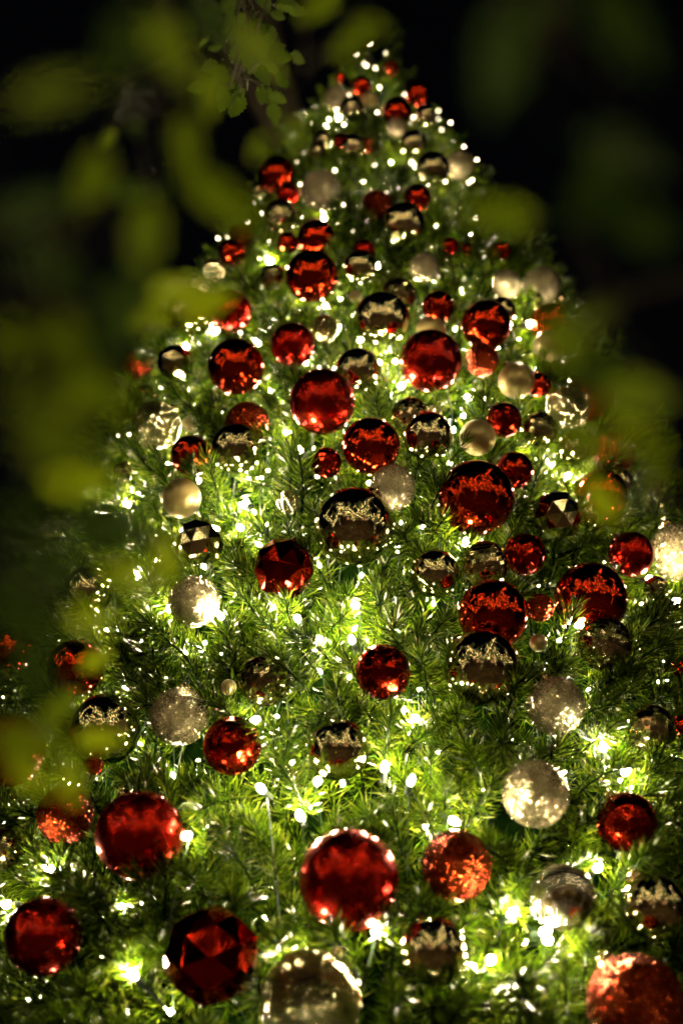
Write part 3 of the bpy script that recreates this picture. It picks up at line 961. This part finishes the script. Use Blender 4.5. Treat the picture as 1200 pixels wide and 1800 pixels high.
branch_thing('blurred green leaves reaching in beside the upper edge of the tree', (1340, 470, 0.48), [
    (875, 380, .50, 210, 275), (1140, 405, .42, 240, 110), (990, 600, .50, 200, 330), (1030, 560, .46, 170, 250),
    (1130, 690, .45, 250, 85), (1050, 660, .46, 180, 260)], LEAF + LEAFD, .003, GB_)
branch_thing('blurred yellow-green leaves over the dark veiled baubles near the edge', (1340, 900, 0.60), [
    (1055, 875, .56, 150, 330), (1020, 770, .60, 150, 300), (1150, 810, .52, 150, 10), (1105, 760, .42, 120, 300)], LEAF + LEAFB, .0025, GB_)

# the sharper branch with toothed leaves hanging in at the top
tl = []
for i in range(70):
    t = random.random()
    if i < 26:
        x = random.gauss(432, 42); y = random.uniform(95, 195) - abs(x - 432) * 0.25
    else:
        x = random.gauss(440, 32); y = random.uniform(-40, 85)
    tl.append((x, y, random.uniform(2.1, 2.4), random.uniform(34, 50), 180 + (432 - x) * 0.8 + random.uniform(-30, 30)))
tl += [(500, 100, 2.2, 48, 100), (487, 88, 2.2, 44, 70), (412, 188, 2.2, 44, 205), (482, 200, 2.2, 46, 165), (488, 175, 2.2, 46, 120), (497, 142, 2.25, 42, 140)]
branch_thing('dark green branch of small toothed leaves hanging in sharp from the top', (395, -160, 2.25), tl, LEAFT, .006, None, tilt=1.8)

# ------------------------------------------------------------------ light-wound trees in the square (mirrored in the baubles) and a bare trunk
def wound_tree(loc, height, spread, label, seed, bulbs_every, lit=True, trunk_r=0.16, lean=(0, 0), name='light_wound_tree', first=0.36, lamp='wrap', bark='bark'):
    rd = random.Random(seed)
    root = empty(name, loc, label, 'tree', 'bare trees standing round the square')
    limbs, lamps = [], []
    def grow(p, d, ln, r, depth):
        pts = [p]
        q = p
        for s in range(4):
            d = (d + Vector((rd.uniform(-.16, .16), rd.uniform(-.16, .16), rd.uniform(-.05, .12)))).normalized()
            q = q + d * ln / 4
            pts.append(q)
        limbs.append((tube(pts, [r * (1 - 0.10 * i) for i in range(5)], 7 if depth == 0 else 5), depth))
        if lit and depth < 3:
            tot = ln; m_ = int(tot / bulbs_every)
            for k in range(m_):
                u = k / m_ * 4; i = min(int(u), 3); w = pts[i].lerp(pts[i + 1], u - i)
                ang = k * 1.1
                lamps.append(w + Vector((math.cos(ang), math.sin(ang), 0)) * (r + 0.02))
        if depth < 3:
            for c in range(4 if depth == 0 else 3):
                a = rd.uniform(0, 6.283)
                tilt = rd.uniform(0.45, 0.95) * spread
                nd = (d + Vector((math.cos(a), math.sin(a), rd.uniform(-.1, .3))) * tilt).normalized()
                grow(pts[-1] if c < 2 else pts[3], nd, ln * rd.uniform(0.55, 0.8) if depth else height * 0.28, r * 0.55, depth + 1)
    grow(Vector((0, 0, 0)), Vector((lean[0], lean[1], 1)).normalized(), height * first, trunk_r, 0)
    v, f = merge([t for t, dd in limbs if dd == 0]); link('trunk', mesh_from('trunk', v, f, True), root, M[bark])
    v, f = merge([t for t, dd in limbs if dd > 0]); link('crown', mesh_from('crown', v, f, True), root, M[bark])
    if lamps:
        ov, of = [], []
        rr = 0.014
        for w in lamps:
            o = len(ov)
            ov += [w + Vector(x) * rr for x in ((1,0,0),(-1,0,0),(0,1,0),(0,-1,0),(0,0,1),(0,0,-1))]
            of += [tuple(o + i for i in t) for t in ((0,2,4),(2,1,4),(1,3,4),(3,0,4),(2,0,5),(1,2,5),(3,1,5),(0,3,5))]
        print('globes', len(lamps))
        lo = link('globe_lights', mesh_from('globe_lights', ov, of), root, M[lamp]); lo['kind'] = 'stuff'
    return root
wound_tree((5.4, -4.6, 0), 7.0, 1.0, 'light-wound tree behind the viewer on the side of the building door', 4, 0.3, first=0.30)
wound_tree((-5.6, -4.0, 0), 7.2, 1.0, 'light-wound tree behind the viewer on the windowed side of the building', 5, 0.3, first=0.30)
def spreading_tree(loc, label, seed, limbs_n, reach, every):
    rd = random.Random(seed)
    root = empty('light_wound_tree', loc, label, 'tree', 'bare trees standing round the square')
    o_ = Vector(loc)
    limbs, lamps = [], []
    def run(p, d, ln, r, depth, every):
        pts = [p]; n = 6
        for s_ in range(n):
            d = (d + Vector((rd.uniform(-.2, .2), rd.uniform(-.2, .2), rd.uniform(-.10, .10)))).normalized()
            q = pts[-1] + d * ln / n
            w_ = q + o_
            if w_.y > -0.3 and w_.z - 1.6 < 1.75 * w_.y + 0.9 and abs(w_.x) < 0.55 * w_.y + 1.4:          # grow up and back rather than over the view
                d = Vector((d.x, d.y * 0.2 - 0.2, abs(d.z) + 0.5)).normalized(); q = pts[-1] + d * ln / n
            pts.append(q)
        limbs.append((tube(pts, [r * (1 - 0.09 * i) for i in range(n + 1)], 6), depth))
        m_ = max(2, int(ln / every))
        for k in range(m_):
            u = k / m_ * n; i = min(int(u), n - 1); w = pts[i].lerp(pts[i + 1], u - i); a = k * 1.3
            lamps.append(w + Vector((math.cos(a), math.sin(a), rd.uniform(-.4, .4))) * (r + 0.03))
        return pts
    tr = run(Vector((0, 0, 0)), Vector((0.02, 0, 1)), 2.6, 0.15, 0, 0.13)
    top = tr[-1]
    for c in range(limbs_n):
        a = 2 * math.pi * (c + 0.6 * rd.random()) / limbs_n
        up_ = rd.uniform(0.4, 1.8)
        b = run(top - Vector((0, 0, rd.uniform(0, 0.6))), Vector((math.cos(a) * 1.25, math.sin(a), up_)).normalized(), rd.uniform(0.72, 1.0) * reach, 0.065, 1, every)
        for e in range(6):
            k = rd.randrange(2, 7)
            dd = (b[k] - b[k - 1]).normalized() + Vector((rd.uniform(-1, 1), rd.uniform(-1, 1), rd.uniform(-.3, .7))) * 0.9
            run(b[k], dd.normalized(), rd.uniform(0.9, 1.9), 0.03, 2, every * 1.15)
    v, f = merge([t for t, dd in limbs if dd == 0]); link('trunk', mesh_from('trunk', v, f, True), root, M['bark'])
    v, f = merge([t for t, dd in limbs if dd > 0]); link('crown', mesh_from('crown', v, f, True), root, M['bark'])
    ov, of = [], []
    for w in lamps:
        o = len(ov)
        ov += [w + Vector(x) * 0.012 for x in ((1,0,0),(-1,0,0),(0,1,0),(0,-1,0),(0,0,1),(0,0,-1))]
        of += [tuple(o + i for i in t) for t in ((0,2,4),(2,1,4),(1,3,4),(3,0,4),(2,0,5),(1,2,5),(3,1,5),(0,3,5))]
    print('canopy lamps', len(lamps))
    fv, ff = [], []
    for w in lamps:
        for k in range(12):
            p = w + Vector((rd.gauss(0, .16), rd.gauss(0, .16), rd.gauss(0, .16)))
            u_ = Vector((rd.gauss(0, 1), rd.gauss(0, 1), rd.gauss(0, 1))).normalized(); v_ = u_.orthogonal().normalized()
            o = len(fv); fv += [p - u_ * .06, p + v_ * .032, p + u_ * .06, p - v_ * .032]; ff.append((o, o + 1, o + 2, o + 3))
    fo = link('foliage', mesh_from('foliage', fv, ff), root, M['leaf2']); fo['kind'] = 'stuff'
    lo = link('globe_lights', mesh_from('globe_lights', ov, of), root, M['wrap']); lo['kind'] = 'stuff'
spreading_tree((-0.6, -2.2, 0), 'spreading light-wound tree arching over the viewer, mirrored in the shiny baubles', 77, 17, 5.8, 0.19)
spreading_tree((-5.0, 0.6, 0), 'light-wound tree beside the square mirrored at the rims of the baubles', 78, 9, 3.4, 0.24)
spreading_tree((5.2, 0.2, 0), 'light-wound tree across from the other one, mirrored at opposite bauble rims', 79, 9, 3.4, 0.24)
wound_tree((3.35, 8.8, 0), 7.9, 0.8, 'amber lit tree far behind the Christmas tree at the frame edge', 21, 0.16, lamp='amber')
wound_tree((0.20, 8.0, 0), 16.0, 0.5, 'dim bare trunk rising behind the tip of the Christmas tree', 13, 1, lit=False, trunk_r=0.17, lean=(-0.02, 0.03), name='bare_tree', first=0.8, bark='pale_bark')

# ------------------------------------------------------------------ building across the square, behind the viewer
bl = empty('building', (1.0, -11.0, 0), 'low warm rendered building across the square, mirrored in the baubles', 'building')
v, f = box(-9, 9, -4, 0, 0, 5.6); link('wall', mesh_from('wall', v, f), bl, M['wall'])
v = [(-9.4,-4.4,5.604),(9.4,-4.4,5.604),(9.4,0.4,5.604),(-9.4,0.4,5.604),(-9.4,-2,7.4),(9.4,-2,7.4)]
link('roof', mesh_from('roof', v, [(3,2,1,0),(0,1,5,4),(2,3,4,5),(1,2,5),(3,0,4)]), bl, M['roof'])
for row, z0 in enumerate((0.7, 3.4)):
    for k in range(7):
        x = -7.5 + 2.5 * k
        if row == 0 and k == 3:
            v, f = box(x - .6, x + .6, 0.002, 0.06, 0.0, 2.3); d = link('door', mesh_from('door', v, f), bl, M['frame'])
            v, f = box(x + .4, x + .46, 0.062, 0.12, 1.0, 1.2); link('handle', mesh_from('handle', v, f), d, M['cap'])
            continue
        v, f = box(x - .55, x + .55, 0.002, 0.03, z0, z0 + 1.5)
        w = link('window', mesh_from('window', v, f), bl, M['window_lit'] if (k * 3 + row) % 4 else M['roof'])
        fr = [box(x - .63, x - .55, 0.003, 0.08, z0 - .06, z0 + 1.56), box(x + .55, x + .63, 0.003, 0.08, z0 - .06, z0 + 1.56),
              box(x - .549, x + .549, 0.003, 0.08, z0 - .06, z0), box(x - .549, x + .549, 0.003, 0.08, z0 + 1.5, z0 + 1.56),
              box(x - .03, x + .03, 0.031, 0.07, z0 + .001, z0 + 1.499)]
        v, f = merge(fr); link('frame', mesh_from('frame', v, f), w, M['frame'])
print('objects', len(bpy.data.objects))
